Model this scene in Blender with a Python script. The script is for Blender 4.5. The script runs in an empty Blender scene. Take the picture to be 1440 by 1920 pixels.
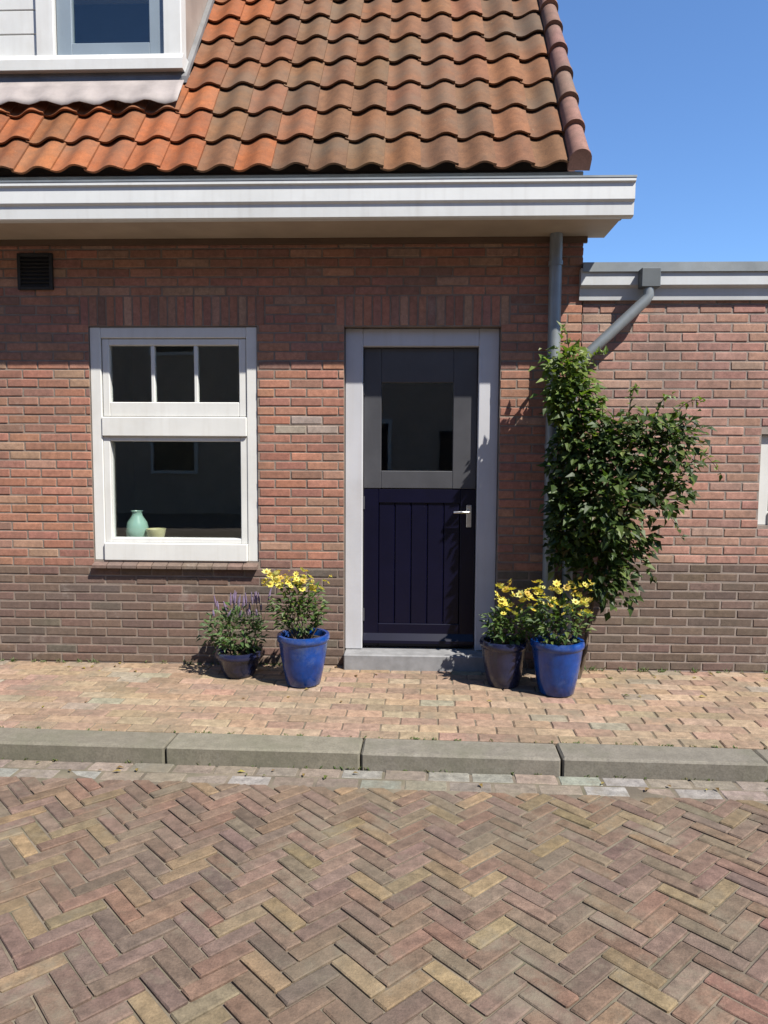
import bpy, bmesh, math, random
from mathutils import Vector, Matrix

random.seed(11)
R = math.radians
sc = bpy.context.scene
col = sc.collection

# ------------------------------------------------------------------ camera
cam_d = bpy.data.cameras.new('camera')
cam = bpy.data.objects.new('camera', cam_d); col.objects.link(cam)
cam.location = (0, -5.1, 1.495)
cam.rotation_euler = (Matrix.Rotation(R(2.2), 3, 'Z') @ Matrix.Rotation(R(90 - 4.5), 3, 'X') @ Matrix.Rotation(R(0.3), 3, 'Z')).to_euler()
cam_d.sensor_fit = 'HORIZONTAL'; cam_d.sensor_width = 36; cam_d.lens = 1387 / 1440 * 36
cam_d.clip_start = .05; cam_d.clip_end = 2000
sc.camera = cam

# ------------------------------------------------------------------ sky, sun, exposure
SUN_EL, SUN_AZ = 52.3, 48            # azimuth: degrees to the right of the wall's normal
to_sun = Vector((math.cos(R(SUN_EL)) * math.sin(R(SUN_AZ)), -math.cos(R(SUN_EL)) * math.cos(R(SUN_AZ)), math.sin(R(SUN_EL))))
w = bpy.data.worlds.new('World'); sc.world = w; w.use_nodes = True
nt = w.node_tree
bg = nt.nodes['Background']
sky = nt.nodes.new('ShaderNodeTexSky'); sky.sky_type = 'NISHITA'; sky.sun_disc = False
sky.sun_elevation = R(SUN_EL); sky.sun_rotation = R(180 - SUN_AZ)
sky.air_density = 1.0; sky.dust_density = .0; sky.ozone_density = 10
nt.links.new(sky.outputs[0], bg.inputs[0]); bg.inputs[1].default_value = .102
sun_d = bpy.data.lights.new('sun', 'SUN'); sun_d.energy = 5.0; sun_d.angle = R(.5); sun_d.color = (1, .95, .87)
sun = bpy.data.objects.new('sun', sun_d); col.objects.link(sun)
sun.rotation_euler = (-to_sun).to_track_quat('-Z', 'Y').to_euler(); sun.location = (6, -6, 10)
sc.view_settings.view_transform = 'Standard'; sc.view_settings.look = 'None'
sc.view_settings.gamma = 1; sc.view_settings.use_curve_mapping = False
sc.view_settings.exposure = 1.0
sc.cycles.max_bounces = 8; sc.cycles.transparent_max_bounces = 16

# ------------------------------------------------------------------ helpers
def put(name, data, parent=None):
    o = bpy.data.objects.new(name, data); col.objects.link(o)
    if parent is not None: o.parent = parent
    return o
def thing(name, label, cat, loc=(0, 0, 0), group=None):
    o = put(name, None); o.location = loc; o['label'] = label; o['category'] = cat
    o.empty_display_size = .1
    if group: o['group'] = group
    return o
def frustum(x0, x1, y0, y1, z0, z1):
    return [(x0, y0, z0), (x1, y0, z0), (x1, y1, z0), (x0, y1, z0), (x0, y0, z1), (x1, y0, z1), (x1, y1, z1), (x0, y1, z1)]
BOXF = [(0, 3, 2, 1), (4, 5, 6, 7), (0, 1, 5, 4), (1, 2, 6, 5), (2, 3, 7, 6), (3, 0, 4, 7)]

class MB:
    def __init__(s): s.v = []; s.f = []; s.c = []
    def add(s, vs, fs, c=None):
        n = len(s.v); s.v += [tuple(p) for p in vs]
        for f in fs: s.f.append(tuple(i + n for i in f)); s.c.append(c)
        return s
    def box(s, x0, x1, y0, y1, z0, z1, c=None):
        return s.add(frustum(x0, x1, y0, y1, z0, z1), BOXF, c)
    def bbox(s, x0, x1, y0, y1, z0, z1, b=.004, c=None):
        """box whose edges are all chamfered by b"""
        vs = []; idx = {}
        for i, X in enumerate((x0, x1)):
            for j, Y in enumerate((y0, y1)):
                for k, Z in enumerate((z0, z1)):
                    sx, sy, sz = 1 - 2 * i, 1 - 2 * j, 1 - 2 * k
                    for a in range(3):
                        p = [X + sx * b, Y + sy * b, Z + sz * b]; p[a] = (X, Y, Z)[a]
                        idx[i, j, k, a] = len(vs); vs.append(p)
        fs = []
        for a in range(3):
            u, t = [q for q in range(3) if q != a]
            for e in (0, 1):
                q = []
                for (m, n) in ((0, 0), (1, 0), (1, 1), (0, 1)):
                    key = [0, 0, 0]; key[a] = e; key[u] = m; key[t] = n
                    q.append(idx[tuple(key) + (a,)])
                flip = (e == 0) != (a == 1)
                fs.append(q[::-1] if flip else q)
        for a in range(3):          # chamfers along axis a
            u, t = [q for q in range(3) if q != a]
            for m in (0, 1):
                for n in (0, 1):
                    k0 = [0, 0, 0]; k0[u] = m; k0[t] = n; k1 = list(k0); k1[a] = 1
                    q = [idx[tuple(k0) + (u,)], idx[tuple(k1) + (u,)], idx[tuple(k1) + (t,)], idx[tuple(k0) + (t,)]]
                    fs.append(q)
        for i in (0, 1):
            for j in (0, 1):
                for k in (0, 1): fs.append([idx[i, j, k, a] for a in range(3)])
        cen = Vector(((x0 + x1) / 2, (y0 + y1) / 2, (z0 + z1) / 2))
        out = []
        for f in fs:
            P = [Vector(vs[i]) for i in f]
            n = (P[1] - P[0]).cross(P[2] - P[0]); m = sum(P, Vector()) / len(P)
            out.append(f if n.dot(m - cen) > 0 else f[::-1])
        return s.add(vs, out, c)
    def prism_x(s, prof, x0, x1, c=None):
        """closed (y, z) outline extruded along x"""
        n = len(prof); vs = [(x0, y, z) for y, z in prof] + [(x1, y, z) for y, z in prof]
        fs = [(i, (i + 1) % n, n + (i + 1) % n, n + i) for i in range(n)] + [tuple(range(n - 1, -1, -1)), tuple(range(n, 2 * n))]
        return s.add(vs, fs, c)
    def tube(s, path, r, seg=12, cap=True, c=None):
        path = [Vector(p) for p in path]; rr = r if isinstance(r, (list, tuple)) else [r] * len(path)
        vs = []; prev = None
        for i, p in enumerate(path):
            d = (path[min(i + 1, len(path) - 1)] - path[max(i - 1, 0)]).normalized()
            if prev is None: a = d.orthogonal().normalized()
            else: a = (prev - d * prev.dot(d)).normalized()
            prev = a; b = d.cross(a)
            for k in range(seg):
                t = 2 * math.pi * k / seg
                vs.append(p + (a * math.cos(t) + b * math.sin(t)) * rr[i])
        fs = []
        for i in range(len(path) - 1):
            for k in range(seg):
                k2 = (k + 1) % seg
                fs.append((i * seg + k, i * seg + k2, (i + 1) * seg + k2, (i + 1) * seg + k))
        if cap: fs += [tuple(range(seg - 1, -1, -1)), tuple(range((len(path) - 1) * seg, len(path) * seg))]
        return s.add(vs, fs, c)
    def lathe(s, prof, cen=(0, 0, 0), seg=40, c=None):
        vs = []; n = len(prof)
        for r_, z in prof:
            for k in range(seg):
                t = 2 * math.pi * k / seg
                vs.append((cen[0] + r_ * math.cos(t), cen[1] + r_ * math.sin(t), cen[2] + z))
        fs = [(i * seg + k, i * seg + (k + 1) % seg, (i + 1) * seg + (k + 1) % seg, (i + 1) * seg + k) for i in range(n - 1) for k in range(seg)]
        return s.add(vs, fs, c)
    def mesh(s, name, mat, smooth=False):
        me = bpy.data.meshes.new(name); me.from_pydata(s.v, [], s.f)
        if any(x is not None for x in s.c):
            at = me.color_attributes.new('tone', 'FLOAT_COLOR', 'CORNER')
            buf = []
            for p, c in zip(s.f, s.c):
                buf += list((c or (1, 1, 1)) + (1.0,)) * len(p)
            at.data.foreach_set('color', buf)
        if mat: me.materials.append(mat)
        if smooth: me.polygons.foreach_set('use_smooth', [True] * len(me.polygons))
        me.update(); return me
    def build(s, name, mat, parent=None, smooth=False):
        return put(name, s.mesh(name, mat, smooth), parent)
def autosmooth(o, ang=35):
    me = o.data; me.polygons.foreach_set('use_smooth', [True] * len(me.polygons))
    me.set_sharp_from_angle(angle=R(ang)); return o
def stuff(o): o['kind'] = 'stuff'; return o
def structure(o): o['kind'] = 'structure'; return o

# ------------------------------------------------------------------ materials
def newmat(name):
    m = bpy.data.materials.new(name); m.use_nodes = True
    return m, m.node_tree, m.node_tree.nodes['Principled BSDF']
def node(t, kind, **kw):
    n = t.nodes.new(kind)
    for k, v in kw.items(): setattr(n, k, v)
    return n
def noise(t, scale, detail=4, rough=.55, coord='Object'):
    tc = node(t, 'ShaderNodeNewGeometry') if coord == 'World' else node(t, 'ShaderNodeTexCoord')
    n = node(t, 'ShaderNodeTexNoise'); n.inputs['Scale'].default_value = scale; n.inputs['Detail'].default_value = detail; n.inputs['Roughness'].default_value = rough
    t.links.new(tc.outputs['Position' if coord == 'World' else coord], n.inputs['Vector']); return n
def ramp(t, src, a, b, p0=.35, p1=.65):
    r = node(t, 'ShaderNodeValToRGB'); e = r.color_ramp.elements
    e[0].position = p0; e[1].position = p1; e[0].color = (*a, 1); e[1].color = (*b, 1)
    t.links.new(src, r.inputs[0]); return r
def mixc(t, fac, a, b, mode='MIX'):
    m = node(t, 'ShaderNodeMix', data_type='RGBA', blend_type=mode)
    for s_, i in ((fac, 0), (a, 6), (b, 7)):
        if isinstance(s_, (int, float)): m.inputs[i].default_value = s_
        elif isinstance(s_, tuple): m.inputs[i].default_value = (*s_, 1)
        else: t.links.new(s_, m.inputs[i])
    return m.outputs[2]
def bump(t, b, src, strength=.3, dist=.003):
    n = node(t, 'ShaderNodeBump'); n.inputs['Strength'].default_value = strength; n.inputs['Distance'].default_value = dist
    t.links.new(src, n.inputs['Height']); t.links.new(n.outputs[0], b.inputs['Normal'])

def tone_mat(name, src, rough=.85, spot=.25, scale=30, bmp=.5, bdist=.0025, dirt=None, dirt_amt=.35, dirt_scale=1.3, bloom=None, bloom_amt=.4, bloom_scale=5, bp=(.6, .72), streak=None):
    """colour from the piece itself (object colour or the 'tone' attribute), plus grain, speckle and wear"""
    m, t, b = newmat(name)
    if src == 'object':
        c = node(t, 'ShaderNodeObjectInfo').outputs['Color']
    else:
        c = node(t, 'ShaderNodeVertexColor', layer_name='tone').outputs['Color']
    n1 = noise(t, scale, 6, .65, 'World')
    g = ramp(t, n1.outputs['Fac'], (1 - spot,) * 3, (1 + spot,) * 3, .3, .7)
    c = mixc(t, 1.0, c, g.outputs[0], 'MULTIPLY')
    n2 = noise(t, scale * 7, 3, .6, 'World')
    g2 = ramp(t, n2.outputs['Fac'], (.82,) * 3, (1.12,) * 3, .35, .6)
    c = mixc(t, .8, c, g2.outputs[0], 'MULTIPLY')
    if dirt:
        n3 = noise(t, dirt_scale, 5, .62, 'World')
        f = ramp(t, n3.outputs['Fac'], (0, 0, 0), (dirt_amt,) * 3, .45, .7)
        c = mixc(t, f.outputs[0], c, dirt)
    if streak:
        ge = node(t, 'ShaderNodeNewGeometry'); vm_ = node(t, 'ShaderNodeVectorMath', operation='MULTIPLY'); vm_.inputs[1].default_value = (5, 5, .8)
        ns_ = node(t, 'ShaderNodeTexNoise'); ns_.inputs['Scale'].default_value = 1; ns_.inputs['Detail'].default_value = 6
        t.links.new(ge.outputs['Position'], vm_.inputs[0]); t.links.new(vm_.outputs[0], ns_.inputs['Vector'])
        f = ramp(t, ns_.outputs['Fac'], (0, 0, 0), (.4,) * 3, .5, .75); c = mixc(t, f.outputs[0], c, streak)
    if bloom:
        n5 = noise(t, bloom_scale, 8, .72, 'World')
        f = ramp(t, n5.outputs['Fac'], (0, 0, 0), (bloom_amt,) * 3, *bp)
        c = mixc(t, f.outputs[0], c, bloom)
    t.links.new(c, b.inputs['Base Color'])
    b.inputs['Roughness'].default_value = rough; b.inputs['Specular IOR Level'].default_value = .3
    n4 = noise(t, scale * 4, 6, .7, 'World'); bump(t, b, n4.outputs['Fac'], bmp, bdist)
    return m
def plain(name, c, rough=.5, var=.1, scale=6, metallic=0, bmp=.06, bdist=.002, dirt=None, dirt_amt=.3, spec=.5, coat=0, streak=None):
    m, t, b = newmat(name)
    n = noise(t, scale, 5, .6, 'World')
    g = ramp(t, n.outputs['Fac'], tuple(x * (1 - var) for x in c), tuple(min(1, x * (1 + var)) for x in c))
    cc = g.outputs[0]
    if dirt:
        n3 = noise(t, scale * .6, 6, .7, 'World'); f = ramp(t, n3.outputs['Fac'], (0, 0, 0), (dirt_amt,) * 3, .5, .75)
        cc = mixc(t, f.outputs[0], cc, dirt)
    if streak:          # rain streaks: noise drawn out along z
        ge = node(t, 'ShaderNodeNewGeometry'); vm_ = node(t, 'ShaderNodeVectorMath', operation='MULTIPLY'); vm_.inputs[1].default_value = (26, 26, 1.6)
        ns_ = node(t, 'ShaderNodeTexNoise'); ns_.inputs['Scale'].default_value = 1; ns_.inputs['Detail'].default_value = 4
        t.links.new(ge.outputs['Position'], vm_.inputs[0]); t.links.new(vm_.outputs[0], ns_.inputs['Vector'])
        f = ramp(t, ns_.outputs['Fac'], (0, 0, 0), (.3,) * 3, .5, .8); cc = mixc(t, f.outputs[0], cc, streak)
    t.links.new(cc, b.inputs['Base Color'])
    b.inputs['Roughness'].default_value = rough; b.inputs['Metallic'].default_value = metallic; b.inputs['Specular IOR Level'].default_value = spec
    b.inputs['Coat Weight'].default_value = coat; b.inputs['Coat Roughness'].default_value = .08
    n2 = noise(t, scale * 14, 4, .6, 'World'); bump(t, b, n2.outputs['Fac'], bmp, bdist)
    return m
def glass_mat(name, tint=(.93, .96, .95), ior=1.5):
    m, t, b = newmat(name); t.nodes.remove(b)
    out = t.nodes['Material Output']
    tr = node(t, 'ShaderNodeBsdfTransparent'); tr.inputs[0].default_value = (*tint, 1)
    gl = node(t, 'ShaderNodeBsdfGlossy'); gl.inputs['Roughness'].default_value = .01
    fr = node(t, 'ShaderNodeLayerWeight'); fr.inputs[0].default_value = .5
    pw_ = node(t, 'ShaderNodeMath', operation='POWER'); pw_.inputs[1].default_value = 5
    t.links.new(fr.outputs['Facing'], pw_.inputs[0])
    mx = node(t, 'ShaderNodeMath', operation='MULTIPLY_ADD'); mx.inputs[1].default_value = .95; mx.inputs[2].default_value = .07; mx.use_clamp = True
    t.links.new(pw_.outputs[0], mx.inputs[0])
    n = noise(t, 1.6, 2, .5, 'World'); bp = node(t, 'ShaderNodeBump'); bp.inputs['Strength'].default_value = .04; bp.inputs['Distance'].default_value = .02
    t.links.new(n.outputs['Fac'], bp.inputs['Height']); t.links.new(bp.outputs[0], gl.inputs['Normal'])
    ms = node(t, 'ShaderNodeMixShader'); t.links.new(mx.outputs[0], ms.inputs[0]); t.links.new(tr.outputs[0], ms.inputs[1]); t.links.new(gl.outputs[0], ms.inputs[2])
    t.links.new(ms.outputs[0], out.inputs[0]); return m
def leaf_mat(name, trans=.35, rough=.5):
    m, t, b = newmat(name)
    c = node(t, 'ShaderNodeVertexColor', layer_name='tone').outputs['Color']
    t.links.new(c, b.inputs['Base Color']); b.inputs['Roughness'].default_value = rough; b.inputs['Specular IOR Level'].default_value = .35
    tl = node(t, 'ShaderNodeBsdfTranslucent'); cc = mixc(t, 1.0, c, (1.5, 1.6, .6), 'MULTIPLY'); t.links.new(cc, tl.inputs[0])
    ms = node(t, 'ShaderNodeMixShader'); ms.inputs[0].default_value = trans
    t.links.new(b.outputs[0], ms.inputs[1]); t.links.new(tl.outputs[0], ms.inputs[2])
    t.links.new(ms.outputs[0], t.nodes['Material Output'].inputs[0]); return m

M = {}
M['brick_o'] = tone_mat('brick', 'object', dirt=(.11, .085, .07), dirt_amt=.35, bloom=(.29, .25, .215), bloom_amt=.45, bloom_scale=3.5, streak=(.12, .08, .062))
M['brick_v'] = tone_mat('brick_joined', 'tone', dirt=(.11, .085, .07), dirt_amt=.35, bloom=(.29, .25, .215), bloom_amt=.45, bloom_scale=3.5, streak=(.12, .08, .062))
M['paver_o'] = tone_mat('paver', 'object', scale=22, spot=.34, bmp=.9, bdist=.0035, dirt=(.10, .085, .06), dirt_amt=.5, dirt_scale=2, bloom=(.165, .14, .10), bloom_amt=.6, bloom_scale=4, bp=(.55, .68))
M['paver_v'] = tone_mat('paver_joined', 'tone', scale=22, spot=.34, bmp=.9, bdist=.0035, dirt=(.10, .085, .06), dirt_amt=.5, dirt_scale=2, bloom=(.165, .14, .10), bloom_amt=.6, bloom_scale=4, bp=(.55, .68))
M['kerb_o'] = tone_mat('kerb_concrete', 'object', scale=14, spot=.18, bmp=.5, dirt=(.10, .10, .065), dirt_amt=.6, dirt_scale=3, bloom=(.22, .21, .18), bloom_scale=9)
M['tile_o'] = tone_mat('roof_tile', 'object', scale=16, spot=.22, bmp=.4, rough=.8, dirt=(.10, .08, .055), dirt_amt=.5, dirt_scale=2.2, bloom=(.24, .22, .15), bloom_amt=.6, bloom_scale=22, bp=(.66, .72))
M['mortar'] = plain('mortar', (0.172, 0.136, 0.1104), .95, .2, 9, bmp=.5, bdist=.004)
M['mortar_light'] = plain('mortar_pale', (0.2, 0.164, 0.14), .95, .2, 9, bmp=.5, bdist=.004)
M['sand'] = plain('joint_sand', (0.12, 0.0976, 0.0704), .97, .3, 7, bmp=.6, bdist=.004, dirt=(.075, .08, .04), dirt_amt=.7)
M['white'] = plain('white_paint', (0.528, 0.528, 0.504), .42, .05, 3, dirt=(.39, .37, .32), dirt_amt=.35, streak=(.4, .38, .34))
M['door_white'] = plain('door_frame_paint', (0.4, 0.404, 0.424), .42, .05, 3, dirt=(.31, .29, .275), dirt_amt=.35, streak=(.33, .31, .29))
M['gutter'] = plain('gutter_paint', (0.528, 0.54, 0.532), .45, .05, 2.2, dirt=(.39, .38, .35), dirt_amt=.3, streak=(.36, .35, .33))
M['soffit'] = plain('soffit_paint', (0.3496, 0.2852, 0.2162), .6, .1, 3)
M['grey_white'] = plain('fascia_paint', (0.424, 0.44, 0.444), .5, .07, 3, dirt=(.29, .29, .27), dirt_amt=.4, streak=(.36, .35, .33))
M['zinc'] = plain('zinc', (0.2, 0.22, 0.228), .48, .14, 5, metallic=.35, dirt=(.22, .22, .2), dirt_amt=.4)
M['lead'] = plain('lead', (0.16, 0.16, 0.16), .6, .2, 5, metallic=.1, bmp=.2, bdist=.006)
M['navy'] = plain('navy_gloss_paint', (0.002, 0.002, 0.0112), .38, .12, 5, bmp=.03, coat=0, spec=.25)
M['grey_paint'] = plain('dark_grey_paint', (0.0496, 0.0504, 0.056), .38, .1, 5, bmp=.03)
M['bluestone'] = plain('bluestone', (0.188, 0.188, 0.192), .75, .16, 12, bmp=.25, bdist=.002)
M['steel'] = plain('brushed_steel', (.55, .55, .54), .28, .05, 20, metallic=1)
M['black'] = plain('black_iron', (.012, .012, .012), .7, .2, 20)
M['room'] = plain('room_plaster', (.55, .53, .43), .9, .1, 2)
M['roomfloor'] = plain('room_floor', (.12, .085, .06), .6, .2, 4)
M['glass'] = glass_mat('window_glass')
M['blue_glaze'] = plain('blue_glaze', (0.00096, 0.0336, 0.184), .26, .35, 9, dirt=(.16, .19, .24), dirt_amt=.4, streak=(.02, .07, .2), bmp=.12, bdist=.006, coat=.35, spec=.4)
M['dark_glaze'] = plain('dark_blue_glaze', (.010, .013, .04), .25, .3, 9, dirt=(.08, .08, .09), dirt_amt=.4, bmp=.1, coat=.2)
M['soil'] = plain('soil', (.03, .022, .016), .95, .4, 30, bmp=.8, bdist=.01)
M['mint'] = plain('mint_ceramic', (0.272, 0.416, 0.352), .25, .06, 8, coat=.3)
M['cream'] = plain('cream_ceramic', (0.528, 0.48, 0.272), .3, .06, 8, coat=.2)
M['bark'] = plain('bark', (.1, .07, .045), .9, .35, 25, bmp=.7, bdist=.006)
M['leaf'] = leaf_mat('leaf'); M['petal'] = leaf_mat('petal', .3, .6)
M['cheek'] = plain('cheek_lead', (0.264, 0.212, 0.176), .6, .12, 4, bmp=.1)
M['asphalt'] = plain('far_ground', (0.136, 0.108, 0.088), .95, .25, 4, bmp=.4, bdist=.004)
M['roof_flat'] = plain('bitumen', (.05, .05, .05), .9, .2, 6, bmp=.4)

def jit(c, a=.12, h=.05):
    k = 1 + random.uniform(-a, a)
    return tuple(max(.003, x * k * (1 + random.uniform(-h, h))) for x in c)
def pick(pal):
    r = random.random() * sum(p[0] for p in pal)
    for p in pal:
        r -= p[0]
        if r <= 0: return jit(p[1])
    return jit(pal[-1][1])

# piece meshes (unit bricks shared by alike pieces)
def brick_mesh(name, mat, L, D, T, b, n, wob):
    """n variants of a chamfered brick, its length on x, depth on y, thickness on z, front/top free to wobble"""
    out = []
    for i in range(n):
        mb = MB().bbox(-L / 2, L / 2, 0, D, -T / 2, T / 2, b)
        mb.v = [(x + random.uniform(-wob, wob), y + random.uniform(-wob, wob), z + random.uniform(-wob, wob)) for x, y, z in mb.v]
        out.append(mb.mesh(name, mat))
    return out

def lay(pieces, parent, name, meshes, joined_mat, limit=300):
    """pieces: (matrix, colour). The ones nearest the camera's view become objects, the rest one joined part"""
    cl = cam.location; Mi = (Matrix.Translation(cam.location) @ cam.rotation_euler.to_matrix().to_4x4()).inverted()
    def key(p):
        q = Mi @ p[0].translation
        if q.z > -.3: return 1e6
        u, v = q.x / -q.z, q.y / -q.z
        out = max(0, abs(u) - .53) + max(0, abs(v) - .70)
        return -q.z + out * 400 
    pieces = sorted(pieces, key=key)
    for mt, c in pieces[:limit]:
        o = put(name, random.choice(meshes), parent); o.matrix_basis = mt; o.color = (*c, 1)
    rest = pieces[limit:]
    if rest:
        mb = MB()
        base = [([v.co.copy() for v in me.vertices], [tuple(p.vertices) for p in me.polygons]) for me in meshes]
        for mt, c in rest:
            vs, fs = random.choice(base)
            mb.add([mt @ v for v in vs], fs, c)
        stuff(mb.build('further_' + name + 's', joined_mat, parent))

# ================================================================== the setting: ground, road, gutter strip, kerb, pavement
RZ = -.085       # road level; the pavement is z = 0
structure(MB().box(-400, 400, -400, 400, RZ - .5, RZ - .06).build('ground', M['asphalt']))
road = structure(MB().box(-6, 6, -9.5, -1.56, RZ - .05, RZ - .0045).build('road', M['sand']))
ROAD = [(4, (0.128, 0.083, 0.057)), (3, (0.119, 0.081, 0.061)), (3, (0.131, 0.089, 0.067)), (1.9, (0.148, 0.106, 0.061)), (1.5, (0.123, 0.094, 0.064)), (0.8, (0.179, 0.128, 0.073)), (0.8, (0.100, 0.069, 0.053)), (0.8, (0.141, 0.079, 0.057))]
RL, RW = .2, .0667
road_m = brick_mesh('brick', M['paver_o'], RL - .0065, .05, RW - .007, .0045, 8, .0016)
UP = Matrix.Rotation(R(-90), 4, 'X')       # brick front (-y) to face up (+z)
pcs = []; edge = []
A45 = Matrix.Rotation(R(45), 4, 'Z'); n = 3
for a in range(-75, 76):
    for b_ in range(-75, 76):
        r = (a - b_) % (2 * n)
        if r == 0: cx, cy, rot = (a + n / 2) * RW, (b_ + .5) * RW, 0
        elif r == 2 * n - 1: cx, cy, rot = (a + .5) * RW, (b_ + n / 2) * RW, 90
        else: continue
        p = A45 @ Vector((cx, cy, 0)); p.y -= 4.0
        if abs(p.x) > 3.4 or p.y < -6.4 or p.y > -1.70: continue
        mt = Matrix.Translation((p.x, p.y, RZ + .0035 + random.uniform(-.0022, .0022) + .0018 * math.sin(2.1 * p.x + 1.3 * p.y) + .0012 * math.sin(3.7 * p.y - 1.1 * p.x))) @ Matrix.Rotation(R(45 + rot + random.uniform(-.7, .7)), 4, 'Z') @ Matrix.Rotation(R(random.uniform(-.8, .8)), 4, 'X') @ Matrix.Rotation(R(random.uniform(-.4, .4)), 4, 'Y') @ UP
        if p.y > -1.80: edge.append((mt, pick(ROAD)))
        else: pcs.append((mt, pick(ROAD)))
lay(pcs, road, 'brick', road_m, M['paver_v'], 225)
for mt, c in edge:                                     # bricks cut to the gutter strip
    bm = bmesh.new(); bm.from_mesh(road_m[0]); bm.transform(mt)
    g = bm.verts[:] + bm.edges[:] + bm.faces[:]
    cut = bmesh.ops.bisect_plane(bm, geom=g, plane_co=(0, -1.752, 0), plane_no=(0, 1, 0), clear_outer=True)
    bmesh.ops.contextual_create(bm, geom=[e for e in cut['geom_cut'] if isinstance(e, bmesh.types.BMEdge)])
    if len(bm.verts) < 4: bm.free(); continue
    me = bpy.data.meshes.new('brick'); bm.to_mesh(me); bm.free()
    if not me.materials: me.materials.append(M['paver_o'])
    o = put('brick', me, road); o.color = (*c, 1)

# gutter strip: two rows of paler blocks against the kerb
strip = structure(MB().box(-6, 6, -1.74, -1.55, RZ - .05, RZ - .0065).build('gutter_strip', M['sand']))
STRIP = [(3, (0.185, 0.151, 0.123)), (2, (0.185, 0.179, 0.151)), (2, (0.168, 0.131, 0.106)), (1.2, (0.202, 0.196, 0.179)), (1, (0.151, 0.134, 0.106))]
strip_m = brick_mesh('gutter_brick', M['paver_o'], .204, .05, .098, .006, 5, .0018)
pcs = []
for row in range(2):
    x = -3.4 + row * .1
    while x < 3.4:
        mt = Matrix.Translation((x, -1.588 - row * .106, RZ - .002 + random.uniform(-.002, .002))) @ Matrix.Rotation(R(random.uniform(-.6, .6)), 4, 'Z') @ UP
        pcs.append((mt, pick(STRIP))); x += .213
lay(pcs, strip, 'gutter_brick', strip_m, M['paver_v'])

# kerb
kerb = structure(put('kerb', None))
km = []
for i in range(3):
    mb = MB().bbox(-.496, .496, 0, .2, -.22, 0, .009)
    mb.v = [(x + random.uniform(-.002, .002), y + random.uniform(-.003, .003), z + random.uniform(-.002, .002)) for x, y, z in mb.v]
    km.append(mb.mesh('kerb_stone', M['kerb_o']))
for i in range(-5, 6):
    o = put('kerb_stone', km[i % 3], kerb); o.location = (i + .28, -1.535 + random.uniform(-.004, .004), random.uniform(-.004, .004)); o.color = (*jit((.14, .128, .101), .1), 1)
    o.rotation_euler = (0, 0, R(random.uniform(-.25, .25)))

# pavement of beige and pink paving bricks in running bond
pave = structure(MB().box(-6, 6, -1.333, .13, -.08, -.007).build('pavement', M['sand']))
PAVE = [(4, (0.234, 0.161, 0.108)), (3, (0.251, 0.182, 0.122)), (2.5, (0.223, 0.147, 0.106)), (1.5, (0.262, 0.198, 0.133)), (1, (0.201, 0.145, 0.098)), (0.8, (0.218, 0.187, 0.138))]
pave_m = brick_mesh('paving_brick', M['paver_o'], .2055, .05, .0995, .006, 7, .0016)
pcs = []
for row in range(14):
    y = -1.333 + .052 + row * .1052
    x = -3.3 + (.105 if row % 2 else 0)
    while x < 3.4:
        mt = Matrix.Translation((x, y, random.uniform(-.003, .002))) @ Matrix.Rotation(R(random.uniform(-.7, .7)), 4, 'Z') @ Matrix.Rotation(R(random.uniform(-.5, .5)), 4, 'X') @ UP
        pcs.append((mt, pick(PAVE))); x += .2105
lay(pcs, pave, 'paving_brick', pave_m, M['paver_v'])

for o in (road, strip, kerb, pave):
    o.rotation_euler.z = R(-1.15); o.location.y = .03
# ================================================================== brick walls
CH, SL = .0625, .2205
BRICK = [(4, (0.289, 0.133, 0.087)), (3, (0.263, 0.121, 0.085)), (2, (0.314, 0.154, 0.099)), (1.5, (0.239, 0.118, 0.087)), (1, (0.302, 0.178, 0.121)), (0.5, (0.195, 0.103, 0.079))]
PLINTH = [(4, (0.126, 0.082, 0.062)), (3, (0.114, 0.078, 0.062)), (2, (0.140, 0.090, 0.070)), (1, (0.102, 0.082, 0.066))]
PINK = [(4, (0.286, 0.156, 0.118)), (3, (0.266, 0.147, 0.114)), (2, (0.306, 0.176, 0.130)), (1.5, (0.246, 0.141, 0.114)), (1, (0.313, 0.201, 0.155))]
PLINTH2 = [(4, (0.114, 0.081, 0.062)), (3, (0.103, 0.074, 0.058)), (2, (0.125, 0.086, 0.069))]
wall_m = brick_mesh('brick', M['brick_o'], .21, .06, .052, .004, 8, .0013)
def course(x0, x1, z, off, holes, pal, out):
    """one course of stretchers from x0 to x1, cut round the holes"""
    spans = [(x0, x1)]
    for hx0, hx1, hz0, hz1 in holes:
        if hz0 < z + .02 and hz1 > z - .02:
            ns = []
            for a, b in spans:
                if hx1 <= a or hx0 >= b: ns.append((a, b)); continue
                if hx0 - a > .02: ns.append((a, hx0))
                if b - hx1 > .02: ns.append((hx1, b))
            spans = ns
    for a, b in spans:
        x = math.floor((a - off) / SL) * SL + off
        while x < b:
            u, v = max(x + .005, a + .001), min(x + SL - .005, b - .001)
            if v - u > .025:
                mt = Matrix.Translation(((u + v) / 2, random.uniform(-.0012, .0018), z + random.uniform(-.001, .001))) @ Matrix.Rotation(R(random.uniform(-.25, .25)), 4, 'Y') @ Matrix.Diagonal(((v - u) / .21, 1, 1, 1))
                out.append((mt, pick(pal)))
            x += SL
def soldiers(x0, x1, z0, h, pal, out):
    n_ = round((x1 - x0) / CH)
    for i in range(n_):
        x = x0 + (i + .5) * (x1 - x0) / n_
        mt = Matrix.Translation((x, random.uniform(-.001, .0015), z0 + h / 2)) @ Matrix.Rotation(R(90), 4, 'Y') @ Matrix.Diagonal((h / .21, 1, ((x1 - x0) / n_ - .01) / .052, 1))
        out.append((mt, pick(pal)))

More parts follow.
